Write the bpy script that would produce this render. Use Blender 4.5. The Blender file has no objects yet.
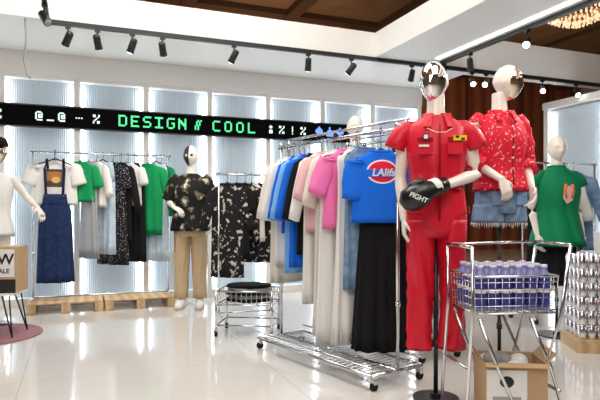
import bpy, bmesh, math, random
from mathutils import Vector, Matrix
R = random.Random(7)
sc = bpy.context.scene
try:
    sc.view_settings.view_transform = 'Standard'
except Exception:
    pass
COL = sc.collection

# ------------------------------------------------------------ materials
def new_mat(name):
    m = bpy.data.materials.new(name); m.use_nodes = True
    nt = m.node_tree
    return m, nt, nt.nodes['Principled BSDF']

def mat(name, color, rough=0.6, metal=0.0, color2=None, pattern=None, scale=20, thr=0.5, soft=0.03,
        bump=0.0, bscale=80, emis=None, estr=0.0, spec=None, coord='Object', stretch=(1,1,1), color3=None):
    m, nt, b = new_mat(name)
    N, L = nt.nodes, nt.links
    b.inputs['Base Color'].default_value = (*color, 1)
    b.inputs['Roughness'].default_value = rough
    b.inputs['Metallic'].default_value = metal
    if rough >= .6: b.inputs['Specular IOR Level'].default_value = .18
    if spec is not None: b.inputs['Specular IOR Level'].default_value = spec
    if emis:
        b.inputs['Emission Color'].default_value = (*emis, 1)
        b.inputs['Emission Strength'].default_value = estr
    tc = N.new('ShaderNodeTexCoord'); mp = N.new('ShaderNodeMapping')
    mp.inputs['Scale'].default_value = stretch
    L.new(tc.outputs[coord], mp.inputs[0])
    if pattern:
        if pattern in ('noise', 'blotch'):
            t = N.new('ShaderNodeTexNoise'); t.inputs['Scale'].default_value = scale
            t.inputs['Detail'].default_value = 3; out = t.outputs[0]
        elif pattern == 'dots':
            t = N.new('ShaderNodeTexVoronoi'); t.inputs['Scale'].default_value = scale; out = t.outputs['Distance']
        elif pattern == 'wave':
            t = N.new('ShaderNodeTexWave'); t.inputs['Scale'].default_value = scale
            t.inputs['Distortion'].default_value = 2.5; t.inputs['Detail'].default_value = 3; out = t.outputs[0]
        elif pattern == 'brick':
            t = N.new('ShaderNodeTexBrick'); t.inputs['Scale'].default_value = scale
            t.inputs['Mortar Size'].default_value = thr; t.offset = 0
            t.inputs['Brick Width'].default_value = 1.0; t.inputs['Row Height'].default_value = 1.0
            out = t.outputs['Fac']
        L.new(mp.outputs[0], t.inputs[0])
        r = N.new('ShaderNodeValToRGB'); e = r.color_ramp.elements
        if pattern == 'noise':
            e[0].position = .3; e[1].position = .7
        elif pattern in ('wave', 'brick'):
            e[0].position = 0; e[1].position = 1
        else:
            e[0].position = max(0, thr - soft); e[1].position = min(1, thr + soft)
        e[0].color = (*color, 1); e[1].color = (*(color2 or color), 1)
        if color3:
            x = e.new(min(.99, thr + .08)); x.color = (*color2, 1)
            x = e.new(min(1, thr + .1)); x.color = (*color3, 1)
        L.new(out, r.inputs[0]); L.new(r.outputs[0], b.inputs['Base Color'])
    if bump:
        n2 = N.new('ShaderNodeTexNoise'); n2.inputs['Scale'].default_value = bscale
        L.new(mp.outputs[0], n2.inputs[0])
        bp = N.new('ShaderNodeBump'); bp.inputs['Strength'].default_value = bump
        bp.inputs['Distance'].default_value = .01
        L.new(n2.outputs[0], bp.inputs['Height']); L.new(bp.outputs[0], b.inputs['Normal'])
    return m

def print_mat(name, base, shapes, rough=.8):
    m, nt, b = new_mat(name); N, L = nt.nodes, nt.links
    b.inputs['Roughness'].default_value = rough
    b.inputs['Specular IOR Level'].default_value = .18
    tc = N.new('ShaderNodeTexCoord'); sp = N.new('ShaderNodeSeparateXYZ')
    L.new(tc.outputs['Object'], sp.inputs[0])
    def M(op, a, c=None):
        n = N.new('ShaderNodeMath'); n.operation = op
        for i, v in enumerate((a, c)):
            if v is None: continue
            if isinstance(v, (int, float)): n.inputs[i].default_value = v
            else: L.new(v, n.inputs[i])
        return n.outputs[0]
    front = M('LESS_THAN', sp.outputs[1], 0.0)
    cur = None
    for k, cx, cz, rx, rz, c in shapes:
        dx = M('DIVIDE', M('SUBTRACT', sp.outputs[0], cx), rx)
        dz = M('DIVIDE', M('SUBTRACT', sp.outputs[2], cz), rz)
        if k == 'c':
            d = M('ADD', M('MULTIPLY', dx, dx), M('MULTIPLY', dz, dz))
        else:
            d = M('MAXIMUM', M('ABSOLUTE', dx), M('ABSOLUTE', dz))
        f = M('MULTIPLY', M('LESS_THAN', d, 1.0), front)
        mx = N.new('ShaderNodeMix'); mx.data_type = 'RGBA'
        L.new(f, mx.inputs[0])
        if cur is None: mx.inputs[6].default_value = (*base, 1)
        else: L.new(cur, mx.inputs[6])
        mx.inputs[7].default_value = (*c, 1); cur = mx.outputs[2]
    L.new(cur, b.inputs['Base Color'])
    return m

def emit(name, c, s):
    m, nt, b = new_mat(name)
    b.inputs['Base Color'].default_value = (*c, 1)
    b.inputs['Emission Color'].default_value = (*c, 1); b.inputs['Emission Strength'].default_value = s
    return m

CHROME = mat('chrome', (.72, .73, .75), .18, 1.0)
FACE = mat('mirror_chrome', (.86, .84, .82), .04, 1.0)
GOLDF = mat('mirror_gold', (.88, .74, .58), .05, 1.0)
SKIN = mat('mannequin_white', (.84, .79, .72), .22)
BLACK = mat('black_metal', (.012, .012, .014), .4)
BLKFAB = mat('black_fabric', (.010, .010, .012), .9, bump=.3)
WHITE = mat('white_paint', (.86, .85, .83), .5)
WHFAB = mat('white_fabric', (.80, .80, .79), .85, bump=.2)
CREAM = mat('cream_fabric', (.74, .70, .63), .85, bump=.2)
RED = mat('red_satin_fabric', (.68, .010, .035), .42, bump=.35, bscale=22, color2=(.56, .008, .025), pattern='noise', scale=8, spec=.35)
REDDK = mat('red_stitching', (.30, .004, .012), .7)
PAISLEY = mat('red_paisley', (.64, .012, .035), .6, color2=(.78, .34, .36), pattern='blotch', scale=52, thr=.62, soft=.02)
DENIM = mat('denim_blue', (.13, .22, .38), .85, color2=(.24, .36, .52), pattern='noise', scale=18, bump=.3)
DENIML = mat('denim_light', (.42, .56, .70), .85, color2=(.62, .72, .80), pattern='noise', scale=14, bump=.3)
NAVY = mat('denim_navy', (.010, .022, .075), .8, color2=(.02, .04, .12), pattern='noise', scale=20, bump=.3)
GREEN = mat('green_fabric', (.008, .30, .10), .75, bump=.2)
GREEND = mat('green_dark_fabric', (.005, .22, .09), .75, bump=.2)
ROYAL = mat('royal_blue', (.01, .14, .75), .75, bump=.2)
SKY = mat('sky_blue_fabric', (.20, .48, .85), .75, bump=.2)
PINK = mat('pink_fabric', (.88, .20, .48), .75, bump=.2)
PALEP = mat('pale_pink_fabric', (.80, .50, .52), .8, bump=.2)
GREY = mat('grey_fabric', (.35, .36, .38), .85, bump=.2)
DOTS = mat('black_dotted', (.6, .6, .6), .8, color2=(.015, .015, .02), pattern='dots', scale=50, thr=.24)
FLORAL = mat('black_floral', (.015, .015, .018), .8, color2=(.60, .55, .48), pattern='blotch', scale=22, thr=.60, soft=.02)
CAMO = mat('camo_print', (.012, .013, .012), .8, color2=(.16, .13, .09), color3=(.6, .58, .5), pattern='blotch', scale=13, thr=.57, soft=.02)
BEIGE = mat('beige_twill', (.56, .42, .27), .85, bump=.3)
WOODP = mat('pallet_wood', (.50, .34, .19), .75, color2=(.66, .48, .30), pattern='wave', scale=3, stretch=(1, 6, 6), bump=.3)
CARD = mat('cardboard', (.50, .34, .20), .85, bump=.2)
RUBBER = mat('rubber', (.02, .02, .02), .7)

# ------------------------------------------------------------ mesh builder
class MB:
    def __init__(s): s.v = []; s.f = []; s.m = []; s.s = []
    def add(s, v, f, m=0, sm=True):
        o = len(s.v); s.v += [tuple(x) for x in v]
        for q in f:
            s.f.append(tuple(o + i for i in q)); s.m.append(m); s.s.append(sm)
    def loft(s, rings, m=0, c0=True, c1=True, sm=True):
        n = len(rings[0]); v = [p for r in rings for p in r]; f = []
        for i in range(len(rings) - 1):
            for j in range(n):
                k = (j + 1) % n
                f.append((i*n+j, i*n+k, (i+1)*n+k, (i+1)*n+j))
        if c0: f.append(tuple(range(n - 1, -1, -1)))
        if c1: f.append(tuple((len(rings)-1)*n + j for j in range(n)))
        s.add(v, f, m, sm)
    def tube(s, path, rad, m=0, n=10, flat=1.0, up=(0, 0, 1), fold=0, closed=False):
        P = [Vector(p) for p in path]; rings = []
        if not isinstance(rad, (list, tuple)): rad = [rad] * len(P)
        up = Vector(up)
        for i, p in enumerate(P):
            t = (P[min(i+1, len(P)-1)] - P[max(i-1, 0)]).normalized()
            a = up if abs(t.dot(up)) < .96 else Vector((0, 1, 0))
            x = t.cross(a).normalized(); y = x.cross(t).normalized()
            ring = []
            for j in range(n):
                th = 2*math.pi*j/n; r = rad[i]*(1 + fold*math.sin(5*th + i))
                ring.append(p + x*math.cos(th)*r*flat + y*math.sin(th)*r)
            rings.append(ring)
        s.loft(rings, m)
    def box(s, c, d, m=0, rz=0.0):
        x, y, z = [k/2 for k in d]; M = Matrix.Rotation(rz, 3, 'Z'); c = Vector(c)
        v = [c + M @ Vector((i*x, j*y, k*z)) for i in (-1, 1) for j in (-1, 1) for k in (-1, 1)]
        s.add(v, [(0,1,3,2),(4,6,7,5),(0,4,5,1),(2,3,7,6),(0,2,6,4),(1,5,7,3)], m, False)
    def cyl(s, c, r, h, m=0, n=20, r2=None):
        r2 = r if r2 is None else r2; c = Vector(c)
        rs = []
        for z, rr in ((-h/2, r), (h/2, r2)):
            rs.append([c + Vector((rr*math.cos(2*math.pi*j/n), rr*math.sin(2*math.pi*j/n), z)) for j in range(n)])
        s.loft(rs, m, sm=False)
    def ball(s, c, r, m=0, nu=16, nv=10):
        if not isinstance(r, (list, tuple)): r = (r, r, r)
        rings = []
        for i in range(nv + 1):
            a = math.pi*(.02 + .96*i/nv)
            rings.append([(c[0]+r[0]*math.sin(a)*math.cos(2*math.pi*j/nu), c[1]+r[1]*math.sin(a)*math.sin(2*math.pi*j/nu),
                           c[2]+r[2]*math.cos(a)) for j in range(nu)])
        s.loft(rings, m)
    def obj(s, name, mats, loc=(0,0,0), rz=0.0, parent=None, bevel=0, remesh=0, scale=1.0):
        me = bpy.data.meshes.new(name); me.from_pydata(s.v, [], s.f)
        for a in mats: me.materials.append(a)
        me.polygons.foreach_set('material_index', s.m)
        me.polygons.foreach_set('use_smooth', s.s)
        bm = bmesh.new(); bm.from_mesh(me); bmesh.ops.recalc_face_normals(bm, faces=bm.faces[:]); bm.to_mesh(me); bm.free()
        ob = bpy.data.objects.new(name, me); COL.objects.link(ob)
        ob.location = loc; ob.rotation_euler = (0, 0, rz); ob.scale = (scale,)*3
        if parent: ob.parent = parent
        if bevel:
            b = ob.modifiers.new('bevel', 'BEVEL'); b.width = bevel; b.segments = 2; b.limit_method = 'ANGLE'
        if remesh:
            r = ob.modifiers.new('remesh', 'REMESH'); r.mode = 'VOXEL'; r.voxel_size = remesh; r.use_smooth_shade = True
            q = ob.modifiers.new('smooth', 'SMOOTH'); q.iterations = 3; q.factor = .5
        return ob

def empty(name, loc=(0,0,0), rz=0.0, scale=1.0):
    e = bpy.data.objects.new(name, None); COL.objects.link(e); e.location = loc
    e.rotation_euler = (0, 0, rz); e.scale = (scale,)*3; e.empty_display_size = .1
    return e

def text(name, body, size, loc, rot, m, parent=None, ext=.001, align='CENTER', shear=0):
    c = bpy.data.curves.new(name, 'FONT'); c.body = body; c.size = size; c.extrude = ext
    c.align_x = align; c.align_y = 'CENTER'; c.shear = shear; c.offset = size*.02
    c.materials.append(m)
    o = bpy.data.objects.new(name, c); COL.objects.link(o); o.location = loc; o.rotation_euler = rot
    if parent: o.parent = parent
    return o

def ring(cx, cy, z, rx, ry, n=56, A=0, k=8, ph=0, p=2.0, tilt=0):
    out = []
    for j in range(n):
        t = 2*math.pi*j/n; c, s_ = math.cos(t), math.sin(t)
        x = rx*math.copysign(abs(c)**(2/p), c); y = ry*math.copysign(abs(s_)**(2/p), s_)
        a = A*(math.sin(k*t+ph) + .5*math.sin((2*k-3)*t + ph*2.3) + .3*math.sin((k//2)*t+ph))
        out.append((cx + x + c*a*.5, cy + y + s_*a, z + tilt*x))
    return out

# wall frame: local x along back wall, local -y toward the viewer
ANG = math.atan2(.3714, .9285)
WO = (0, 7.8, 0)
def W(s, off, z=0):
    return Vector((s*.9285 + off*.3714, 7.8 + s*.3714 - off*.9285, z))

# ------------------------------------------------------------ room
floor_m = mat('polished_floor', (.70, .685, .66), .09, color2=(.55, .54, .52), pattern='brick', scale=.62, thr=.0025, bump=.008, bscale=3, spec=.75)
b = MB(); b.box((0, -4, -.05), (24, 20, .1)); b.obj('floor', [floor_m], WO, ANG)
wood_wall = mat('wood_panelling', (.17, .045, .022), .45, color2=(.30, .095, .045), pattern='wave', scale=.7, stretch=(1, 1, .15))
plain_wall = mat('ballroom_wall', (.46, .38, .31), .8)
b = MB(); b.box((0, 6, 2.5), (24, .2, 5))
for i in range(24): b.box((-11.5 + i, 5.87, 2.5), (.09, .08, 5), 1)
b.obj('wall_back', [wood_wall, mat('dark_wood_trim', (.10, .03, .015), .4)], WO, ANG)
b = MB(); b.box((-12, -4, 2.5), (.2, 20, 5)); b.obj('wall_left', [plain_wall], WO, ANG)
b = MB(); b.box((12, -4, 2.5), (.2, 20, 5)); b.obj('wall_right', [plain_wall], WO, ANG)
b = MB(); b.box((0, -14, 2.5), (24, .2, 5)); b.obj('wall_front', [plain_wall], WO, ANG)
b = MB(); b.box((0, -4, 5.05), (24, 20.4, .1))
for i in range(12): b.box((-11 + 2*i, -4, 4.94), (.25, 20, .13), 1)
for i in range(10): b.box((0, -13 + 2*i, 4.95), (24, .25, .11), 1)
b.obj('ceiling', [mat('ceiling_brown', (.20, .12, .075), .7, color2=(.26, .16, .10), pattern='noise', scale=2), mat('ceiling_beam', (.09, .05, .03), .6)], WO, ANG)
b = MB()
for i in range(46):
    for j in range(18):
        if (i % 4 == 0) or (j % 2 == 1): continue
        b.cyl((-11.25 + .5*i, -12.5 + 1*j, 4.985), .045 if i % 2 else .03, .02, 0, 10)
b.obj('ceiling_downlights', [emit('warm_bulb', (1, .72, .42), 9)], WO, ANG)

# booth wall: posts, panels, led tubes
PANEL = mat('polycarbonate_panel', (.60, .68, .76), .3, emis=(.62, .74, .86), estr=.12)
nt = PANEL.node_tree; wv = nt.nodes.new('ShaderNodeTexWave'); wv.inputs['Scale'].default_value = 14
wv.inputs['Distortion'].default_value = .6
tc = nt.nodes.new('ShaderNodeTexCoord'); bp = nt.nodes.new('ShaderNodeBump'); bp.inputs['Strength'].default_value = .35; bp.inputs['Distance'].default_value = .02
nt.links.new(tc.outputs['Object'], wv.inputs[0]); nt.links.new(wv.outputs[0], bp.inputs['Height'])
nt.links.new(bp.outputs[0], nt.nodes['Principled BSDF'].inputs['Normal'])
rr = nt.nodes.new('ShaderNodeValToRGB'); rr.color_ramp.elements[0].color = (.37, .44, .51, 1); rr.color_ramp.elements[1].color = (.50, .57, .64, 1)
nt.links.new(wv.outputs[0], rr.inputs[0]); nt.links.new(rr.outputs[0], nt.nodes['Principled BSDF'].inputs['Base Color'])
TUBE = emit('led_tube', (.93, .97, 1.0), 10.0)
b = MB()
s0 = -2.886 - .797*3; TOP = 2.69
for k in range(10):
    s = s0 + .797*k
    b.box((s, -.02, TOP/2), (.065, .16, TOP), 0)
    if k < 9:
        b.box((s + .3985, .055, TOP/2), (.73, .03, TOP), 1)
        for dx in (.062, .797-.062):
            b.box((s + dx, .01, TOP/2 + .02), (.022, .022, TOP - .2), 2)
        b.box((s + .3985, -.02, .05), (.73, .12, .10), 0)
        b.box((s + .3985, -.02, TOP - .02), (.73, .12, .04), 0)
b.box((s0 + 3.585, .10, 1.5), (7.25, .05, 3.0), 0)
b.box((s0 + 3.585, -.01, 2.82), (7.25, .2, .26), 0)
b.obj('light_panel_wall', [WHITE, PANEL, TUBE], WO, ANG)
# side lit wall on the right
b = MB()
for i in range(4):
    o = .746 + i*1.0
    b.box((3.78, -o, 1.33), (.14, .08, 2.66), 0)
    if i < 3:
        b.box((3.82, -o - .5, 1.33), (.03, .92, 2.6), 1)
        for dy in (.08, .92): b.box((3.78, -o - dy, 1.33), (.018, .018, 2.5), 2)
b.box((3.80, -2.24, 2.70), (.2, 3.1, .1), 0); b.box((3.80, -2.24, .05), (.16, 3.0, .1), 0)
b.obj('light_panel_side_wall', [WHITE, PANEL, TUBE], WO, ANG)
# canopy
b = MB()
sL, sC, sR = -6.0, .431, 1.30
b.box(((sL + 1.95)/2, -.68, 3.10), (1.95 - sL, 1.33, .30), 0)
b.box(((1.95 + 7)/2, -1.20, 3.16), (7 - 1.95, .30, .42), 0)
b.box(((sC + sR)/2, -4.4, 3.10), (sR - sC, 6.1, .30), 0)
b.box((sR + .012, -4.4, 3.02), (.02, 5.6, .05), 1)
b.box((sR - .16, -4.4, 2.945), (.05, 5.6, .02), 1)
b.obj('canopy_beam', [WHITE, emit('led_strip', (1, .98, .95), 3)], WO, ANG, bevel=.006)
# track + spots
def spot_head(mb, x, y, z, az, tilt=.9):
    mb.box((x, y, z - .012), (.05, .035, .03), 0)
    mb.cyl((x, y, z - .055), .008, .08, 0, 8)
    d = Vector((math.sin(az)*math.cos(tilt), -math.cos(az)*math.cos(tilt), -math.sin(tilt)))
    p = Vector((x, y, z - .12))
    mb.tube([p - d*.07, p - d*.06, p + d*.055, p + d*.075], [.022, .034, .037, .041], 0, 14)
    mb.tube([p + d*.0755, p + d*.079], [.033, .033], 1, 12)
    mb.tube([p + Vector((0, 0, .055)), p + Vector((.03, 0, .03)), p + Vector((.03, 0, 0))], .005, 0, 6)
LENS = emit('lamp_lens', (1, .95, .88), 14)
b = MB()
b.box(((-3.15 + 5.5)/2, -1.34, 2.93), (8.65, .04, .045), 0)
for i, s in enumerate([-2.969, -2.70, -2.366, -2.066, -1.307, -.434, .118, .949, 1.861, 2.087, 3.045, 3.67]):
    spot_head(b, s, -1.34, 2.91, math.pi*(.9 if i % 2 else 1.15) if i < 8 else -.9 + .25*(i % 3), .75 + .1*(i % 3) - (.25 if i > 7 else 0))
b.obj('track_spotlights', [BLACK, LENS], WO, ANG)
b = MB()
b.box((1.27, -4.2, 2.93), (.04, 5.4, .045), 0)
for i, o in enumerate([1.55, 2.04, 2.91, 3.9, 4.9]): spot_head(b, 1.27, -o, 2.91, -.9 if i > 1 else 2.4, .6)
b.obj('track_spotlights', [BLACK, LENS], WO, ANG)
b = MB()
b.box((-3.15, -2.0, 2.93), (.04, 1.35, .045), 0)
spot_head(b, -3.15, -1.9, 2.91, .6, .8)
b.tube([(-3.35, -1.30, 2.95), (-3.34, -1.30, 2.75), (-3.36, -1.31, 2.55), (-3.33, -1.32, 2.40), (-3.30, -1.3, 2.38)], .007, 1, 6)
b.obj('track_spotlights', [BLACK, GREY], WO, ANG)

# chandelier
b = MB()
cc = Vector((4.45, 9.0, 4.34))
for ri, (rad, z, n) in enumerate([(.62, .10, 44), (.52, .02, 40), (.42, -.05, 32), (.30, -.11, 24), (.17, -.16, 14), (.05, -.2, 5)]):
    b.tube([(rad*math.cos(2*math.pi*j/32), rad*math.sin(2*math.pi*j/32), z + .05) for j in range(33)], .012, 1, 6)
    for j in range(n):
        a = 2*math.pi*j/n
        b.ball((rad*math.cos(a), rad*math.sin(a), z), (.022, .022, .034), 0, 6, 4)
        b.ball((rad*math.cos(a+.05), rad*math.sin(a+.05), z - .06), (.014, .014, .024), 0, 6, 4)
b.tube([(0, 0, .1), (0, 0, .60)], .02, 1, 8)
for a in range(4): b.tube([(0, 0, .3), (.6*math.cos(a*1.57), .6*math.sin(a*1.57), .14)], .008, 1, 6)
b.obj('chandelier', [emit('crystal_glow', (1, .70, .44), .9), mat('brass', (.6, .4, .2), .3, 1)], cc)

# ------------------------------------------------------------ LED sign
G = {'D': "11110 10001 10001 10001 10001 10001 11110", 'E': "11111 10000 10000 11110 10000 10000 11111",
     'S': "01111 10000 10000 01110 00001 00001 11110", 'I': "11111 00100 00100 00100 00100 00100 11111",
     'G': "01111 10000 10000 10011 10001 10001 01110", 'N': "10001 11001 11101 10111 10011 10001 10001",
     'C': "01111 10000 10000 10000 10000 10000 01111", 'O': "01110 10001 10001 10001 10001 10001 01110",
     'L': "10000 10000 10000 10000 10000 10000 11111", '@': "01110 10001 10111 10101 10111 10000 01111",
     '_': "00000 00000 00000 00000 00000 00000 11111", '%': "11001 11001 00010 00100 01000 10011 10011",
     '!': "00100 00100 00100 00100 00100 00000 00100", '/': "00101 01010 01010 01010 10100 10100 10100",
     '.': "00000 00000 00000 10101 00000 00000 00000", '^': "00100 00100 01110 01110 11111 11111 00000",
     '*': "00100 01110 11111 11111 01110 00100 00000", ';': "00100 01110 00100 00000 01110 01010 01110", ' ': "0 0 0 0 0 0 0"}
b = MB(); b.box(((-4.8 + .70)/2, -.13, 2.205), (5.5, .05, .235), 0)
b.box(((-4.8 + .70)/2, -.128, 2.33), (5.5, .06, .012), 4); b.box(((-4.8 + .70)/2, -.128, 2.08), (5.5, .06, .012), 4)
def led(txt, s, pitch, mi, px):
    for ch in txt:
        rows = G[ch].split()
        for r_, row in enumerate(rows):
            for c_, v in enumerate(row):
                if v == '1':
                    b.box((s + (c_ + .5)*px, -.157, 2.205 + (3 - r_)*px), (px*1.0, .006, px*1.0), mi)
        s += pitch
led('@_@', -3.33, .12, 2, .015); led('.%', -2.90, .19, 2, .015)
led('DESIGN', -2.42, .143, 1, .0195); led('/', -1.50, .14, 1, .018); led('COOL', -1.27, .157, 1, .0195)
led(';%!%', -.52, .155, 2, .015); led('*^*', .17, .16, 3, .021); led('%', -3.75, .1, 2, .015); led('COOL', -4.6, .157, 1, .0195)
b.obj('led_sign', [mat('sign_black', (.003, .003, .004), .7, spec=.05), emit('led_green', (.08, .80, .30), 1.0), emit('led_white', (.75, .95, .85), .9),
                   emit('led_blue', (.12, .25, 1), 1.5), BLACK], WO, ANG)

# ------------------------------------------------------------ racks
def caster(mb, x, y, m=1):
    mb.cyl((x, y, .07), .012, .04, 0, 8)
    mb.box((x, y, .055), (.035, .03, .03), 0)
    rs = []
    for dx in (-.01, .01):
        rs.append([(x + dx, y + .028*math.cos(2*math.pi*j/16), .028 + .028*math.sin(2*math.pi*j/16)) for j in range(16)])
    mb.loft(rs, m, sm=False)
def rack(name, p0, p1, h, zb=0, shelf=0.0, r=.013, double=False, wheels=True, foot=.5):
    p0 = Vector((*p0, 0)); p1 = Vector((*p1, 0)); d = p1 - p0; L = d.length; a = math.atan2(d.y, d.x)
    mb = MB(); zf = .08 if wheels else .015
    for x in (0, L):
        mb.tube([(x, 0, zf), (x, 0, h - .02)], r, 0, 12)
        mb.tube([(x, 0, .5), (x, 0, .53)], r*1.5, 0, 12)
        mb.tube([(x, -foot/2, zf + .01), (x, foot/2, zf + .01)], r, 0, 10)
        mb.ball((x, 0, h), r*1.7, 0, 12, 8)
        if wheels:
            caster(mb, x, -foot/2 + .02); caster(mb, x, foot/2 - .02)
        if double:
            mb.tube([(x, -.08, h - .12), (x, -.08, h + .05)], r*.8, 0, 8)
            mb.tube([(x, 0, h - .12), (x, -.08, h - .12)], r*.8, 0, 8)
    mb.tube([(-.03, 0, h - .02), (L + .03, 0, h - .02)], r, 0, 12)
    if double: mb.tube([(-.03, -.08, h + .05), (L + .03, -.08, h + .05)], r*.8, 0, 8)
    mb.tube([(0, 0, zf + .012), (L, 0, zf + .012)], r, 0, 10)
    if shelf:
        for y in (-foot/2, foot/2): 
            mb.tube([(0, y, zf + .012), (L, y, zf + .012)], r, 0, 8)
            mb.tube([(0, y, zf + .06), (L, y, zf + .06)], r*.5, 0, 6)
        n = int(L/.05)
        for i in range(1, n): mb.tube([(L*i/n, -foot/2, zf + .02), (L*i/n, foot/2, zf + .02)], .004, 0, 6)
    return mb.obj(name, [CHROME, RUBBER], (p0.x, p0.y, zb), a)

RO = .40
A = W(-3.34, RO); B = W(-1.863, RO)
rack('clothes_rack', (A.x, A.y), (B.x, B.y), 1.66, zb=.126, wheels=False, foot=.4, r=.011)
rack('clothes_rack', (.62, 3.56), (-.155, 4.63), 1.65, shelf=1, foot=.45, double=True)
rack('clothes_rack', (1.04, 4.16), (.44, 5.16), 1.72, shelf=1, foot=.4, double=True)
C0 = Vector((-.86, 5.93, 0)); C1 = Vector((-.32, 6.13, 0))
rack('clothes_rack', (C0.x, C0.y), (C1.x, C1.y), 1.52, wheels=False, foot=.35, r=.010)
rack('clothes_rack', (2.25, 5.65), (3.13, 5.95), 1.62, wheels=True, foot=.4, r=.011)

# pallets
def pallet(c):
    mb = MB()
    for i in range(7): mb.box((0, -.24 + .08*i, .115), (.76, .062, .018), 0)
    for x in (-.34, 0, .34):
        mb.box((x, 0, .097), (.09, .54, .018), 0)
        for y in (-.23, 0, .23): mb.box((x, y, .053), (.09, .09, .07), 0)
        mb.box((x, 0, .009), (.09, .54, .018), 0)
    mb.obj('wooden_pallet', [WOODP], c, ANG, bevel=.003)
pallet(W(-3.0, .40)); pallet(W(-2.21, .40))

# ------------------------------------------------------------ garments
HANG = mat('hanger_black', (.02, .02, .02), .4)
def top_rings(z0, w, L, t, flare, fold, seed, neck=.07, waist=.94, n=56):
    ph = seed*1.7; k = 7 + seed % 4
    prof = [(0, neck, .03, 0), (-.018, neck + .025, .036, 0), (-.04, w*.72, t*.75, 0), (-.062, w*.95, t*.9, .1), (-.10, w, t, .2),
            (-.18, w*.96, t*1.05, .35)]
    for i in range(1, 9):
        f = i/8; z = -.18 - (L - .18)*f
        ww = w*(waist + (flare - waist)*f**1.3)
        prof.append((z, ww, t*(1 + .4*f*max(1, flare)), .35 + .65*f))
    prof.append((prof[-1][0] + .012, prof[-1][1]*.93, prof[-1][2]*.8, 1))
    prof.append((prof[-1][0] + .10, prof[-1][1]*.8, prof[-1][2]*.5, .5))
    return [ring(0, 0, z0 + z, rx, ry, n, A=fold*q, k=k, ph=ph + z*1.5) for z, rx, ry, q in prof]
def hook(mb, z0, w, m):
    mb.tube([(-w*.85, 0, z0 - .055), (-w*.4, 0, z0 - .025), (0, 0, z0 + .012), (w*.4, 0, z0 - .025), (w*.85, 0, z0 - .055)], .008, m, 8)
    mb.tube([(0, 0, z0 + .01), (0, 0, -.045), (0, .014, -.036)] + [(0, .017*math.cos(t*.5), .003 + .019*math.sin(t*.5)) for t in range(-2, 7)], .0028, m, 6)
def g_top(mb, w=.22, L=.62, t=.032, flare=1, sleeve=.18, sw=.065, m=0, seed=0, fold=.010, z0=-.095, collar=True, neck=.07, splay=.30):
    mb.loft(top_rings(z0, w, L, t, flare, fold, seed, neck), m)
    if collar: mb.tube([(neck*1.08*math.cos(a*.3927), .034*math.sin(a*.3927), z0 + .001 - .008*(1 - math.sin(a*.3927))*.5) for a in range(17)], .008, m, 6)
    if sleeve:
        for sg in (-1, 1):
            q = [(sg*(w - sw*.9), 0, z0 - .075), (sg*(w - sw*.35), 0, z0 - .105)]
            ns = 6
            for i in range(1, ns + 1):
                f = i/ns
                q.append((sg*(w - sw*.35 + sleeve*f*splay), -.012*f, z0 - .105 - sleeve*f*.97))
            rr_ = [sw*.75, sw*.95] + [sw*(1 - .08*i/ns - (.22*i/ns if sleeve > .3 else 0)) for i in range(1, ns + 1)]
            mb.tube(q, rr_, m, 18, flat=.45, up=(1, 0, 0.3), fold=.08)
def hung(name, p, rz, zr, build, mats):
    mb = MB(); build(mb)
    return mb.obj(name, mats, (p[0], p[1], zr), rz)
def T(**k):
    def f(mb):
        kk = dict(k); hk = kk.pop('hk', 1)
        g_top(mb, **kk); hook(mb, kk.get('z0', -.095), kk.get('w', .22), hk)
    return f
def pants(L=.95, w=.18, m=0, seed=0, flare=1.1):
    def f(mb):
        z0 = -.10; hook(mb, z0 + .03, .18, 1)
        mb.loft([ring(0, 0, z0, w*.88, .03), ring(0, 0, z0 - .035, w*.9, .032), ring(0, 0, z0 - .04, w*.93, .034), ring(0, 0, z0 - .22, w*1.05, .045, A=.004)], m)
        for sg in (-1, 1):
            rs = []
            for i in range(9):
                q = i/8; z = z0 - .18 - (L - .18)*q
                rs.append(ring(sg*(w*.52 + .01*q), 0, z, w*.5*(1 + (flare - 1)*q), .035, 36, A=.006*q + .003, k=5, ph=seed + q*2))
            mb.loft(rs, m)
        for x in (-.12, -.04, .04, .12): mb.box((x*w/.18, -.036, z0 - .018), (.012, .012, .045), m)
    return f
def skirt(L, w, m=0, flare=1.5, fold=.02, z0=-.1, seed=1):
    def f(mb):
        if z0 > -.3: hook(mb, z0 + .03, w, 1)
        base = [ring(0, 0, z0, w, .045, 110), ring(0, 0, z0 - .04, w, .05, 110), ring(0, 0, z0 - .05, w*1.04, .055, 110, A=.004, k=11)]
        rs = []
        for i in range(1, 10):
            q = i/9
            rs.append(ring(0, 0, z0 - .05 - (L - .05)*q, w*(1.04 + (flare - 1)*q), .055 + .06*q, 110, A=fold*(.3 + q*.7), k=11, ph=seed + q*.5))
        rs = base + rs
        last = [(x*.85, y*.7, z + .06) for x, y, z in rs[-1]]
        mb.loft(rs + [last], m)
    return f

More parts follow.
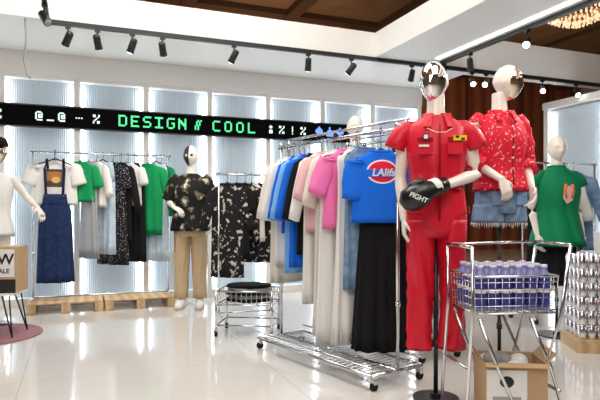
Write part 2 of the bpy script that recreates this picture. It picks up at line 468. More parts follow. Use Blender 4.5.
# ---- left rack
ZL = .126 + 1.64
def Lp(s, o=RO): q = W(s, o); return (q.x, q.y)
tee = print_mat('white_printed_tee', (.80, .80, .79), [('r', 0, -.29, .095, .10, (.10, .07, .06)), ('r', 0, -.27, .075, .05, (.45, .20, .06)), ('c', .02, -.31, .045, .035, (.75, .5, .15))])
hung('printed_t_shirt', Lp(-3.12, RO + .03), ANG - .1, ZL, T(w=.24, L=.50, sleeve=.17, sw=.09, seed=1), [tee, HANG])
def overall(mb):
    z0 = -.47
    for sg in (-1, 1): mb.tube([(sg*.085, -.062, z0 - .01), (sg*.10, -.05, -.2), (sg*.085, 0, -.085), (sg*.08, .05, -.2)], .009, 0, 8, flat=1.6)
    rs = [ring(0, 0, z0, .115, .058, 56, p=3), ring(0, 0, z0 - .10, .13, .062, 56, p=3), ring(0, 0, z0 - .13, .155, .066), ring(0, 0, z0 - .18, .165, .068, A=.004)]
    for i in range(1, 10): rs.append(ring(0, 0, z0 - .18 - .088*i, .165 + .003*i, .068 + .002*i, A=.004 + .0014*i, k=9, ph=i*.1))
    mb.loft(rs, 0); mb.box((0, -.068, z0 - .07), (.10, .012, .07), 0)
    for sg in (-1, 1): mb.cyl((sg*.085, -.068, z0 - .02), .012, .01, 2, 10)
    hook(mb, -.085, .2, 1)
q = W(-3.11, RO + .10); hung('denim_overall_dress', (q.x, q.y), ANG - .1, ZL, overall, [NAVY, HANG, CHROME])
g = [(-2.85, 'green_shirt', T(w=.20, L=.46, sleeve=.20, seed=2), [GREEN, HANG], .6, .02), (-2.76, 'grey_long_skirt', T(w=.15, L=1.10, sleeve=0, seed=5, flare=1.2), [GREY, HANG], 1.0, -.03),
     (-2.68, 'white_blouse', T(w=.18, L=.52, sleeve=.3, seed=3), [WHFAB, HANG], .95, .02), (-2.61, 'pale_denim_trousers', pants(1.05, .17), [DENIML, HANG], .8, -.02),
     (-2.50, 'dotted_dress', T(w=.19, L=1.18, sleeve=.2, seed=4, flare=1.2, fold=.018), [DOTS, HANG], .8, 0),
     (-2.41, 'black_jacket', T(w=.19, L=.95, sleeve=.5, seed=6), [BLKFAB, HANG], .95, .02), (-2.33, 'white_t_shirt', T(w=.2, L=.50, sleeve=.16, seed=7), [WHFAB, HANG], .7, .03),
     (-2.26, 'black_slip_dress', T(w=.18, L=1.15, sleeve=0, seed=8, flare=1.1), [BLKFAB, HANG], .95, -.02),
     (-2.10, 'green_sweatshirt', T(w=.20, L=.84, sleeve=.5, seed=9), [GREEN, HANG], .6, .03), (-2.01, 'blue_jeans', pants(1.15, .17), [DENIML, HANG], .8, 0),
     (-1.95, 'green_polo_shirt', T(w=.18, L=.62, sleeve=.2, seed=2), [GREEND, HANG], .9, 0)]
for s, n, f, m, r, o in g: hung(n, Lp(s), ANG - r, ZL, f, m)

# ---- middle-left rack
def Cp(f): q = C0.lerp(C1, f); return (q.x, q.y)
ZC = 1.50
for f, n, fn, m, r in [(.16, 'floral_blouse', T(w=.18, L=1.0, sleeve=.4, seed=1, flare=1.0), [FLORAL, HANG], .6),
                       (.34, 'black_shift_dress', T(w=.17, L=.8, sleeve=.2, seed=2), [BLKFAB, HANG], .9),
                       (.50, 'floral_shirt', T(w=.18, L=.62, sleeve=.22, seed=3), [FLORAL, HANG], .7),
                       (.62, 'cream_top', T(w=.17, L=.62, sleeve=.22, seed=4), [CREAM, HANG], .9),
                       (.78, 'floral_dress', T(w=.18, L=.85, sleeve=.25, seed=5), [FLORAL, HANG], .6),
                       (.92, 'grey_skirt', T(w=.16, L=.8, sleeve=0, seed=6), [GREY, HANG], .9)]:
    hung(n, Cp(f), ANG - r, ZC, fn, m)

# ---- centre rack
ra = math.atan2(.587, .81); ZR = 1.63
def Rp(k, o=0): return (.62 - .587*k + .81*o, 3.56 + .81*k + .587*o)
bt = print_mat('blue_printed_tee', (.01, .16, .80), [('c', .0, -.27, .105, .078, (.85, .85, .85)), ('c', .0, -.27, .094, .068, (.75, .02, .05)), ('r', .0, -.28, .11, .024, (.01, .16, .80))])
o = hung('blue_crop_t_shirt', Rp(.13, -.02), ra - .50, ZR, T(w=.195, L=.47, sleeve=.22, sw=.075, seed=1, fold=.006, t=.04, z0=-.13, splay=.12), [bt, HANG])
text('print_lettering', 'LAlifs', .068, (.0, -.060, -.278), (math.pi/2, 0, 0), WHFAB, o, .002, shear=.2)
hung('black_long_skirt', Rp(.15, .02), ra - .45, ZR, skirt(.86, .15, 0, 1.35, .016, z0=-.57), [BLKFAB, HANG])
for k, n, fn, m, r, of in [
    (.28, 'denim_trousers', T(w=.17, L=.95, sleeve=0, seed=3, flare=1.0), [DENIM, HANG], .12, -.02),
    (.36, 'white_long_dress', T(w=.18, L=1.32, sleeve=0, seed=2, flare=1.2, fold=.015), [WHFAB, HANG], .0, -.02),
    (.44, 'pink_t_shirt', T(w=.20, L=.55, sleeve=.22, sw=.075, seed=4, splay=.4), [PINK, HANG], .15, -.03),
    (.52, 'white_maxi_dress', T(w=.185, L=1.36, sleeve=0, seed=5, flare=1.25, fold=.017), [WHFAB, HANG], .05, -.02),
    (.60, 'cream_long_dress', T(w=.18, L=1.30, sleeve=.3, seed=6, flare=1.1, fold=.015), [CREAM, HANG], .0, -.02),
    (.68, 'pale_pink_blouse', T(w=.19, L=.58, sleeve=.25, seed=7), [PALEP, HANG], .1, -.02),
    (.75, 'white_shirt_dress', T(w=.18, L=1.1, sleeve=.4, seed=8), [WHFAB, HANG], -.05, -.02),
    (.82, 'black_top', T(w=.18, L=.75, sleeve=.4, seed=9), [BLKFAB, HANG], .05, -.01),
    (.90, 'royal_blue_dress', T(w=.18, L=.85, sleeve=.4, seed=3), [ROYAL, HANG], .05, -.02),
    (.98, 'sky_blue_shirt', T(w=.18, L=.9, sleeve=.4, seed=5), [SKY, HANG], .05, -.01),
    (1.06, 'royal_blue_top', T(w=.17, L=.6, sleeve=.4, seed=6), [ROYAL, HANG], .0, .0),
    (1.14, 'white_cardigan', T(w=.17, L=.85, sleeve=.4, seed=7), [WHFAB, HANG], .1, .0),
    (1.22, 'pale_coat', T(w=.17, L=1.0, sleeve=.4, seed=8), [CREAM, HANG], .0, .0)]:
    hung(n, Rp(k, of), ra - r, ZR, fn, m)
# ---- rear rack
for f, n, fn, m in [(.08, 'pale_pink_dress', T(w=.18, L=1.3, sleeve=.35, seed=1, flare=1.3, fold=.02), [PALEP, HANG]),
                    (.18, 'white_gown', T(w=.18, L=1.2, sleeve=.35, seed=2, flare=1.3), [WHFAB, HANG]),
                    (.28, 'cream_blouse', T(w=.18, L=.8, sleeve=.4, seed=3), [CREAM, HANG]),
                    (.38, 'black_gown', T(w=.18, L=1.1, sleeve=.4, seed=4), [BLKFAB, HANG]),
                    (.5, 'white_shirt', T(w=.18, L=.8, sleeve=.4, seed=5), [WHFAB, HANG]),
                    (.62, 'denim_jacket', T(w=.18, L=.8, sleeve=.4, seed=6), [DENIM, HANG]),
                    (.76, 'grey_dress', T(w=.18, L=1.1, sleeve=.4, seed=7), [GREY, HANG])]:
    hung(n, (1.04 - .60*f, 4.16 + 1.0*f), math.atan2(.6, 1.0), 1.70, fn, m)
# right rack
for f, n, fn, m in [(.3, 'black_tunic', T(w=.18, L=1.1, sleeve=.4, seed=4), [BLKFAB, HANG]), (.5, 'white_tunic', T(w=.18, L=.8, sleeve=.4, seed=5), [WHFAB, HANG]),
                    (.7, 'denim_overshirt', T(w=.18, L=.8, sleeve=.4, seed=6), [DENIM, HANG])]:
    hung(n, (2.25 + .88*f, 5.65 + .3*f), .33 - .9, 1.60, fn, m)

# ------------------------------------------------------------ mannequins
def head(parent, th=0, tilt=0, face=None, z=1.69, split=False, hat=False, y=-.01, x0=0):
    mb = MB(); nu, nv = 56, 44; v = []; f = []; fm = []
    ft = .22 if face else 1.0
    def G_(x, c, s): return math.exp(-((x - c)/s)**2)
    U = []
    for i in range(nv + 1):
        a = math.pi*(.004 + .992*i/nv)
        for j in range(nu):
            t = 2*math.pi*j/nu
            x, y_, z_ = math.sin(a)*math.cos(t), math.sin(a)*math.sin(t), math.cos(a)
            U.append((x, y_, z_))
            X, Y, Z = x*.078, y_*.100, z_*.122
            if z_ < 0:
                X *= 1 - .38*(-z_)**1.6
                if y_ > 0: Y *= 1 - .5*(-z_)**1.1
                else: Y *= 1 - .05*(-z_)
            if y_ < 0:
                fr = -y_*ft
                Y -= fr*(.024*G_(x, 0, .16)*(G_(z_, -.22, .16) + .5*G_(z_, -.02, .16)) + .008*G_(x, 0, .3)*G_(z_, -.50, .07)
                         + .007*G_(x, 0, .3)*G_(z_, -.60, .06) + .012*G_(x, 0, .35)*G_(z_, -.85, .14) + .006*G_(z_, .2, .1)*G_(abs(x), .3, .3))
                Y += fr*(.011*G_(abs(x), .38, .17)*G_(z_, .02, .11)) - fr*.006*G_(abs(x), .38, .09)*G_(z_, .0, .05)
            X += math.copysign(1, x)*.010*G_(y_, .15, .12)*G_(z_, -.1, .2)*(1 if abs(x) > .6 else 0)
            v.append((X, Y, Z))
    for i in range(nv):
        for j in range(nu):
            k = (j+1) % nu; q = (i*nu+j, i*nu+k, (i+1)*nu+k, (i+1)*nu+j); f.append(q)
            x = sum(U[p][0] for p in q)/4; y_ = sum(U[p][1] for p in q)/4; z_ = sum(U[p][2] for p in q)/4
            mi = 0
            if face and y_ < -.04 and (x/.97)**2 + ((z_ + .05)/.94)**2 < 1: mi = 1
            if split and y_ < .1 and x < .0: mi = 1
            if split and y_ < .1 and abs(abs(x) - .36) < .16 and abs(z_ - .02) < .09: mi = 1 - mi
            fm.append(mi)
    f.append(tuple(range(nu-1, -1, -1))); fm.append(0); f.append(tuple(nv*nu + j for j in range(nu))); fm.append(0)
    mb.v += v; mb.f += f; mb.m += fm; mb.s += [True]*len(f)
    ob = mb.obj('head', [SKIN, face or BLACK], (x0, y, z), th, parent)
    ob.rotation_euler = (tilt, 0, th)
    return ob

def hand(mb, w, d, pn, side=1, curl=.35, m=0):
    w = Vector(w); d = Vector(d).normalized(); pn = Vector(pn); pn = (pn - d*pn.dot(d)).normalized(); s = d.cross(pn)*side
    rs = []
    for t, rx, ry in ((-.02, .024, .019), (.0, .025, .018), (.035, .036, .017), (.07, .041, .015), (.092, .038, .012)):
        rs.append([w + d*t + s*math.cos(a*.524)*rx + pn*math.sin(a*.524)*ry for a in range(12)])
    mb.loft(rs, m)
    for i, L in enumerate((.072, .082, .076, .060)):
        p = w + d*.080 + s*(.030 - .0205*i); a = .1 + curl*.4; pts = [p]; 
        dd = (d + s*(.08 - .06*i))
        for q in (.12, .42, .30, .24):
            p = p + (dd*math.cos(a) + pn*math.sin(a)).normalized()*L*q*1.1; pts.append(p); a += curl
        mb.tube(pts, [.0095, .0095, .0088, .0080, .0062], m, 8)
    p = w + d*.018 + s*.022; pts = [p, p + (d*.6 + s*.8 + pn*.3).normalized()*.03, p + (d*.75 + s*.75 + pn*.4).normalized()*.055, p + (d*.9 + s*.6 + pn*.55).normalized()*.078]
    mb.tube(pts, [.013, .0115, .010, .0075], m, 8)

def arm(mb, sh, el, wr, m=0):
    sh, el, wr = map(Vector, (sh, el, wr))
    pts = [sh - (el - sh)*.12, sh, sh.lerp(el, .35), sh.lerp(el, .75), el, el.lerp(wr, .25), el.lerp(wr, .6), wr]
    mb.tube(pts, [.038, .046, .042, .035, .033, .036, .029, .023], m, 16)

def body(parent, arms, legs=False, stub=.75, hips=1.0):
    mb = MB()
    prof = [(.80, .13, .09), (.86, .155, .108), (.94, .160, .112), (1.02, .142, .10), (1.10, .125, .09), (1.18, .132, .095), (1.28, .150, .108),
            (1.36, .162, .104), (1.42, .168, .086), (1.455, .130, .070), (1.475, .085, .060), (1.50, .056, .056), (1.55, .050, .053), (1.63, .050, .052)]
    mb.loft([ring(0, 0, z, x, y, 32) for z, x, y in prof])
    for sg in (-1, 1): mb.ball((sg*.070, -.080, 1.30), (.052, .042, .052))
    if legs:
        for sg in (-1, 1):
            P = [(sg*.085, 0, .88), (sg*.095, -.005, .70), (sg*.10, -.012, .50), (sg*.10, 0, .44), (sg*.10, .015, .32), (sg*.10, .01, .16), (sg*.10, .01, .07)]
            mb.tube(P, [.085, .080, .056, .052, .055, .037, .034], 0, 18)
            mb.tube([(sg*.10, .05, .04), (sg*.102, 0, .045), (sg*.11, -.08, .035), (sg*.115, -.17, .022)], [.03, .038, .034, .018], 0, 14)
    else:
        for sg in (-1, 1):
            mb.tube([(sg*.078, 0, .88), (sg*.082, 0, stub)], [.076, .070], 0, 18)
    for sh, el, wr, hd in arms:
        arm(mb, sh, el, wr)
        if hd: hand(mb, wr, *hd)
    return mb.obj('body', [SKIN], parent=parent, remesh=.0055)

def stand(parent, zf, ztop, x=0, y=0, r=.17, thick=.013):
    mb = MB(); mb.cyl((x, y, zf + .006), r, .012, 0, 40); mb.cyl((x, y, zf + .02), .03, .03, 0, 16)
    mb.tube([(x, y, zf + .01), (x, y, ztop)], thick, 0, 14); mb.tube([(x, y, zf + .3), (x, y, zf + .34)], thick*1.5, 0, 12)
    return mb.obj('stand', [BLACK], parent=parent)

def fit_top(parent, name, mats, hem=.95, ease=.02, flare=.19, sleeves=None, sleeve_r=.07, fold=.006, arms=None, sl_t=1.0, neck=.075, k=9, m=0, waist=.14, build=None):
    mb = MB(); e = ease
    P = [(1.495, neck, .072, 0), (1.478, neck + .035, .078, 0), (1.455, .145, .084, .1), (1.425, .172 + e*.3, .098, .2), (1.36, .172 + e, .118 + e*.5, .4), (1.28, .164 + e, .133 + e, .5),
         (1.18, .148 + e, .115 + e, .7), (1.10, waist + e, .105 + e, .8)]
    n = 5
    for i in range(1, n + 1):
        q = i/n; z = 1.10 - (1.10 - hem)*q; P.append((z, waist + e + (flare - waist)*q, .105 + e + (.03 + (flare - waist)*.6)*q, .8 + .4*q))
    P.append((hem + .012, P[-1][1]*.95, P[-1][2]*.93, 1.2)); P.append((hem + .05, P[-1][1]*.88, P[-1][2]*.88, 1))
    mb.loft([ring(0, -.005, z, x, y, 64, A=fold*q, k=k, ph=z*6) for z, x, y, q in P], m)
    if arms:
        for (sh, el, wr, _), st in zip(arms, sl_t if isinstance(sl_t, (list, tuple)) else (sl_t,)*len(arms)):
            sh, el, wr = map(Vector, (sh, el, wr))
            pts = [sh - (el - sh)*.15 + Vector((-.03*math.copysign(1, sh.x), 0, .005)), sh]; Ls = (el - sh).length; Lf = (wr - el).length
            tot = st*(Ls + Lf); d = 0; ns = 10
            for i in range(1, ns + 1):
                d = tot*i/ns
                pts.append(sh.lerp(el, d/Ls) if d <= Ls else el.lerp(wr, (d - Ls)/Lf))
            r_ = [sleeve_r*.70, sleeve_r*.82] + [sleeve_r*(.9 + .1*min(1, i/4) + .06*math.sin(i*2.1)) for i in range(1, ns + 1)]
            mb.tube(pts, r_, m, 20, fold=.05)
    if build: build(mb)
    return mb.obj(name, mats, parent=parent)

def collar(mb, m=0, z=1.50, spread=.085):
    mb.tube([(.068*math.sin(a*.35), .062*math.cos(a*.35) - .004, z + .012 - .012*abs(a)/7) for a in range(-8, 9)], .014, m, 8)
    for sg in (-1, 1):
        mb.add([(sg*.028, -.085, z + .005), (sg*.075, -.06, z + .012), (sg*spread, -.115, z - .07), (sg*.045, -.128, z - .075)], [(0, 1, 2, 3)], m, False)
        mb.add([(sg*.028, -.080, z + .005), (sg*.075, -.055, z + .012), (sg*spread, -.105, z - .07), (sg*.045, -.118, z - .075)], [(0, 1, 2, 3)], m, False)

# --- front: red jumpsuit
SCL = 1.02; Z0 = .135
E = empty('mannequin_red_jumpsuit', (.80, 3.30, Z0), -.08, SCL)
head(E, -.38, .06, FACE, x0=-.015)
ar = [((.175, 0, 1.42), (.235, .03, 1.165), (-.0, -.215, 1.085), None), ((-.175, 0, 1.42), (-.198, .05, 1.15), (-.18, .0, .90), ((0, -.1, -1), (1, 0, 0), 1, .3))]
body(E, ar)
zf = -Z0/SCL
stand(E, zf, .85, 0, .0, r=.13)
def js(mb):
    for sg in (-1, 1):
        mb.tube([(sg*.11, 0, 1.432), (sg*.155, 0, 1.425), (sg*.195, .0, 1.395), (sg*.222, .005, 1.345), (sg*.232, .01, 1.315), (sg*.230, .01, 1.32)], [.042, .052, .058, .061, .062, .052], 0, 22, up=(0, 1, 0), fold=.03)
    collar(mb, 0, 1.495)
    mb.loft([ring(0, 0, z, x, y, 64, A=a, k=7, ph=z*9) for z, x, y, a in [(1.10, .150, .116, .003), (1.06, .158, .12, .006), (1.02, .163, .122, .006), (.95, .172, .126, .006), (.86, .174, .126, .006), (.80, .168, .112, .006)]], 0)
    for sg in (-1, 1):
        rs = []
        for i in range(29):
            q = i/28; z = .90 - .74*q
            wr = .004*math.sin(i*1.7 + sg) * (1 if .35 < q < .65 or q > .85 else .3)
            rs.append(ring(sg*(.084 + .010*q), .0, z, .088 - .012*math.sin(q*3.1) - .008*q + wr, .110 - .028*q + wr, 48, A=.006 + .006*q, k=4, ph=i*.24*sg + sg))
        rs.append([(x*.97 + sg*.003, y*.9, z + .01) for x, y, z in rs[-1]])
        mb.loft(rs, 0)
        mb.tube([(sg*.18, -.03, .98), (sg*.17, -.10, .94), (sg*.10, -.134, .93)], .0035, 1, 6)
        mb.box((sg*.082, -.150, 1.31), (.080, .014, .09), 0); mb.box((sg*.082, -.159, 1.345), (.083, .006, .024), 1)
    mb.loft([ring(0, -.002, z, .156, .122, 64) for z in (1.115, 1.085)], 1)
    mb.loft([ring(0, -.002, z, .160, .126, 64) for z in (1.112, 1.088)], 0)
    mb.tube([(0, -.134, 1.43), (0, -.152, 1.30), (0, -.134, 1.12), (0, -.128, 1.0), (0, -.130, .90)], .006, 1, 6)
    mb.box((.105, -.166, 1.352), (.07, .004, .028), 3); mb.box((.09, -.1685, 1.358), (.02, .003, .012), 2); mb.box((.12, -.1685, 1.346), (.02, .003, .012), 2)
    mb.box((-.080, -.166, 1.36), (.034, .004, .034), 2); mb.box((-.080, -.1685, 1.36), (.022, .003, .022), 4)
    mb.box((-.09, -.168, 1.31), (.055, .003, .012), 4)
    mb.tube([(-.07, -.140, 1.41), (-.02, -.158, 1.385), (.03, -.158, 1.385), (.07, -.140, 1.41)], .002, 4, 6)
fit_top(E, 'jumpsuit', [RED, REDDK, BLACK, mat('yellow_patch', (.8, .6, .02), .6), WHFAB], hem=1.07, ease=.008, flare=.14, fold=.010, build=js, neck=.07, k=7)
mb = MB()
P = [(.015, -.21, 1.095), (-.03, -.235, 1.080), (-.07, -.26, 1.065), (-.08, -.265, 1.063), (-.11, -.28, 1.045), (-.15, -.29, 1.025), (-.195, -.29, 1.0), (-.222, -.285, .98)]
mb.tube(P, [.044, .048, .048, .053, .066, .072, .064, .026], 0, 22)
mb.tube([(-.03, -.233, 1.082), (-.068, -.256, 1.068)], [.050, .050], 1, 22)
mb.tube([(-.10, -.28, 1.095), (-.13, -.295, 1.10), (-.17, -.30, 1.08), (-.19, -.30, 1.05)], [.024, .028, .026, .016], 0, 14)
mb.obj('boxing_glove', [mat('black_leather', (.008, .008, .009), .3), WHFAB], parent=E)
text('glove_logo', 'FIGHT', .035, (-.145, -.367, 1.02), (math.pi/2, .40, 0), WHFAB, E, .001)

# --- second: red paisley shirt, denim shorts
E = empty('mannequin_paisley_shirt', (1.37, 3.85, .30), .22, .99)
head(E, .95, .05, GOLDF, z=1.70, y=-.03, x0=.045)
ar = [((.175, 0, 1.42), (.225, .03, 1.17), (.17, -.12, .98), ((-.1, -.3, -1), (-1, 0, 0), -1, .35)), ((-.175, 0, 1.42), (-.215, .02, 1.17), (-.10, -.19, 1.02), ((.3, -.2, -.9), (0, 1, .2), 1, .4))]
body(E, ar, stub=.80)
stand(E, -.30/.99, .85)
def sh2(mb):
    collar(mb, 0, 1.495, .09)
    mb.tube([(0, -.14, 1.43), (0, -.168, 1.30), (0, -.16, 1.12), (0, -.17, .99)], .005, 1, 6)
    for i in range(6): mb.ball((.0, -.168 + .004*abs(i-2), 1.38 - .07*i), .007, 2, 8, 6)
fit_top(E, 'paisley_shirt', [PAISLEY, REDDK, WHFAB], hem=.95, ease=.025, flare=.160, arms=ar, sleeve_r=.068, sl_t=[.72, .72], fold=.011, build=sh2, k=6)
mb = MB()
mb.loft([ring(0, 0, z, x, y, 56, A=.003) for z, x, y in [(1.02, .158, .114), (.95, .172, .124), (.86, .178, .126), (.80, .176, .12)]], 0)
for sg in (-1, 1):
    rs = [ring(sg*.088, 0, .86 - .021*i, .092 + .002*i, .116 - .001*i, 40, A=.003 + .001*i, k=7, ph=i*.4) for i in range(7)]
    rs.append([(x*.97, y*.9, z + .015) for x, y, z in rs[-1]]); mb.loft(rs, 0)
    r_ = rs[6]
    for i in range(0, 40): mb.tube([r_[i], (r_[i][0] + R.uniform(-.006, .006), r_[i][1], r_[i][2] - R.uniform(.015, .04))], .0022, 1, 4)
    mb.box((sg*.09, -.126, .90), (.08, .012, .09), 0)
mb.obj('denim_shorts', [DENIM, WHFAB], parent=E)

# --- right: green vest
E = empty('mannequin_green_vest', (2.29, 5.0, 0), .15, 1.0)
head(E, -.2, .05, z=1.66)
ar = [((.175, 0, 1.40), (.225, .03, 1.14), (.215, -.05, .90), ((0, -.1, -1), (-1, 0, 0), -1, .3)), ((-.175, 0, 1.40), (-.225, .03, 1.14), (-.215, -.05, .90), ((0, -.1, -1), (1, 0, 0), 1, .3))]
body(E, ar); stand(E, 0, .85)
def gv(mb):
    for sg in (-1, 1): mb.tube([(sg*.12, 0, 1.43), (sg*.17, 0, 1.42), (sg*.21, 0, 1.385), (sg*.232, 0, 1.33)], [.045, .055, .062, .068], 0, 20, up=(0, 1, 0))
    mb.tube([(.066*math.sin(a*.3927), .064*math.cos(a*.3927), 1.50) for a in range(17)], .016, 0, 8)
    pts = [(-.05, -.188, 1.30), (0, -.192, 1.33), (.05, -.188, 1.28), (.03, -.184, 1.2), (-.02, -.18, 1.17), (-.06, -.184, 1.22)]
    mb.add(pts, [(0, 1, 2, 3, 4, 5)], 1, False)
    mb.tube([(-.03, -.185, 1.34), (-.04, -.183, 1.29), (-.03, -.183, 1.22)], .012, 2, 8); mb.tube([(.03, -.185, 1.34), (.035, -.183, 1.29), (.02, -.183, 1.22)], .012, 2, 8)
fit_top(E, 'green_vest', [GREEND, PALEP, mat('orange_print', (.8, .2, .05), .7)], hem=.80, ease=.04, flare=.21, fold=.008, build=gv)
mb = MB(); mb.loft([ring(0, 0, 1.0 - .06*i, .155 + .004*i, .120 + .003*i, 60, A=.003 + .001*i, k=9) for i in range(10)], 0)
mb.obj('black_skirt', [BLKFAB], parent=E)

# --- rear centre: black top
E = empty('mannequin_black_top', (.55, 5.6, .25), -.1, 1.0)
head(E, .3, .05)
ar = [((.175, 0, 1.42), (.23, .03, 1.16), (.215, -.05, .92), ((0, -.1, -1), (-1, 0, 0), -1, .3)), ((-.175, 0, 1.42), (-.23, .03, 1.16), (-.215, -.05, .92), ((0, -.1, -1), (1, 0, 0), 1, .3))]
body(E, ar); stand(E, -.25, .85)
fit_top(E, 'black_dress', [BLKFAB], hem=.55, ease=.02, flare=.24, arms=ar, sleeve_r=.062, sl_t=[.5, .5])

# --- left-centre: camo top, beige trousers
E = empty('mannequin_camo_top', (-1.26, 6.45, .0), .05, 1.03)
head(E, -.05, 0, None, split=True)
ar = [((.175, 0, 1.42), (.24, .03, 1.18), (.25, -.12, .96), ((0, -.3, -1), (-1, 0, 0), -1, .35)), ((-.175, 0, 1.42), (-.25, .03, 1.18), (-.15, -.20, 1.12), ((.6, -.3, -.3), (0, .3, -1), 1, .4))]
body(E, ar, legs=True)
fit_top(E, 'camo_top', [CAMO], hem=.86, ease=.035, flare=.19, arms=ar, sleeve_r=.075, sl_t=[.50, .45], fold=.012, k=6)
mb = MB()
mb.loft([ring(0, 0, z, x, y, 56, A=.003) for z, x, y in [(1.02, .155, .115), (.94, .172, .124), (.86, .18, .126), (.80, .175, .12)]], 0)
for sg in (-1, 1):
    rs = []
    for i in range(13):
        q = i/12; rs.append(ring(sg*(.09 + .014*q), .005, .88 - .77*q, .094 - .020*q, .110 - .03*q, 44, A=.005 + .004*math.sin(i*2)**2, k=6, ph=i*.5))
    mb.loft(rs, 0)
    mb.box((sg*.172, 0, .55), (.03, .12, .15), 0)
mb.obj('cargo_trousers', [BEIGE], parent=E)
mb = MB()
for sg in (-1, 1):
    mb.tube([(sg*.10, .07, .05), (sg*.10, .02, .062), (sg*.105, -.05, .055), (sg*.112, -.12, .042), (sg*.115, -.185, .034), (sg*.115, -.20, .03)], [.035, .052, .048, .042, .034, .015], 0, 18, up=(0, 0, 1))
    mb.loft([ring(sg*.108, -.06, z, .05, .15, 32) for z in (.0, .03)], 1)
    for i in range(4): mb.tube([(sg*.108 - .025, -.04 - .03*i, .10 - .008*i), (sg*.108 + .025, -.05 - .03*i, .10 - .008*i)], .004, 1, 6)
mb.obj('sneakers', [WHFAB, mat('sole_beige', (.6, .5, .4), .7)], parent=E)

# --- far left: white top
E = empty('mannequin_white_top', (-2.99, 5.46, .0), .25, 1.0)
head(E, .35, .05, GOLDF, x0=.05)
ar = [((.175, 0, 1.42), (.30, .02, 1.24), (.42, -.10, 1.14), ((.30, -.35, -.4), (-.3, 0, -1), -1, .3)), ((-.175, 0, 1.42), (-.25, .03, 1.16), (-.23, -.06, .92), ((0, -.1, -1), (1, 0, 0), 1, .3))]
body(E, ar); stand(E, 0, .85)
fit_top(E, 'white_top', [WHFAB], hem=.86, ease=.01, flare=.18, neck=.075, fold=.01)
mb = MB()
mb.loft([[(x + .05, y - .01, z) for x, y, z in ring(0, 0, zz, r1, r2, 32)] for zz, r1, r2 in [(1.74, .085, .107), (1.78, .084, .104), (1.82, .06, .075), (1.835, .02, .02)]], 0)
mb.loft([[(x + .08, y - .10, z) for x, y, z in ring(0, 0, zz, .075, .085, 32)] for zz in (1.742, 1.75)], 0)
mb.obj('cap', [BLKFAB], parent=E)

# ------------------------------------------------------------ far left: carton on table, rug
mb = MB()
mb.box((0, 0, .385), (.40, .34, .02), 0)
for sx in (-1, 1):
    for sy in (-1, 1):
        mb.tube([(sx*.16, sy*.13, .375), (sx*.20, sy*.17, .017)], .007, 1, 8); mb.tube([(sx*.10, sy*.13, .375), (sx*.20, sy*.17, .017)], .007, 1, 8)
mb.obj('side_table', [WHITE, BLACK], (-2.70, 4.98, 0), .1)
mb = MB(); mb.box((0, 0, .20), (.36, .28, .40), 0); mb.box((0, -.141, .06), (.36, .002, .12), 1); mb.box((0, 0, .401), (.36, .05, .003), 2)
c = mb.obj('cardboard_box', [CARD, mat('box_black_print', (.03, .03, .03), .7), mat('packing_tape', (.6, .5, .35), .3)], (-2.66, 4.98, .396), .1, bevel=.004)
bb = MB(); bb.box((0, -.1425, .26), (.34, .002, .24), 0); bb.obj('printed_label', [WHFAB], parent=c)
text('lettering', 'NEW', .13, (.015, -.145, .29), (math.pi/2, 0, 0), BLACK, c, .001)
text('lettering_small', '>>> SALE', .055, (.015, -.145, .19), (math.pi/2, 0, 0), BLACK, c, .001)
mb = MB(); mb.cyl((0, 0, .006), .48, .012, 0, 56); mb.tube([(.48*math.cos(a*.157), .48*math.sin(a*.157), .008) for a in range(41)], .008, 1, 6)
mb.obj('round_rug', [mat('rug_pink', (.36, .19, .21), .95, color2=(.28, .14, .16), pattern='noise', scale=12, bump=.6), mat('rug_edge', (.35, .17, .19), .9)], (-2.82, 4.98, 0))

# ------------------------------------------------------------ low wire cart with clothes
mb = MB()
w, d, z1, z2 = .25, .19, .28, .40
for z in (z1, z2): mb.tube([(-w, -d, z), (w, -d, z), (w, d, z), (-w, d, z), (-w, -d, z)], .008, 0, 8)
mb.tube([(-w, -d, .10), (w, -d, .10), (w, d, .10), (-w, d, .10), (-w, -d, .10)], .008, 0, 8)
for i in range(12):
    x = -w + 2*w*i/11; mb.tube([(x, -d, z2), (x, -d, z1), (x, d, z1), (x, d, z2)], .003, 0, 6)
for y in (-d, -d*.33, d*.33, d): mb.tube([(-w, y, z2), (-w, y, z1), (w, y, z1), (w, y, z2)], .003, 0, 6)
for sx in (-1, 1):
    for sy in (-1, 1): mb.tube([(sx*w, sy*d, .06), (sx*w, sy*d, z2)], .011, 0, 10); caster(mb, sx*w, sy*d)
mb.obj('wire_cart', [CHROME, RUBBER], (-.47, 5.10, 0), -.12)
mb = MB()
for i in range(5): 
    mb.loft([ring(R.uniform(-.02, .02), R.uniform(-.02, .02), .292 + .032*i + dz, .20*q, .14*q, 48, A=.008, k=7, ph=i) for dz, q in ((0, .9), (.006, 1), (.022, 1), (.028, .9))], i % 2)
mb.obj('folded_clothes', [BLKFAB, GREY], (-.47, 5.10, 0), -.12)

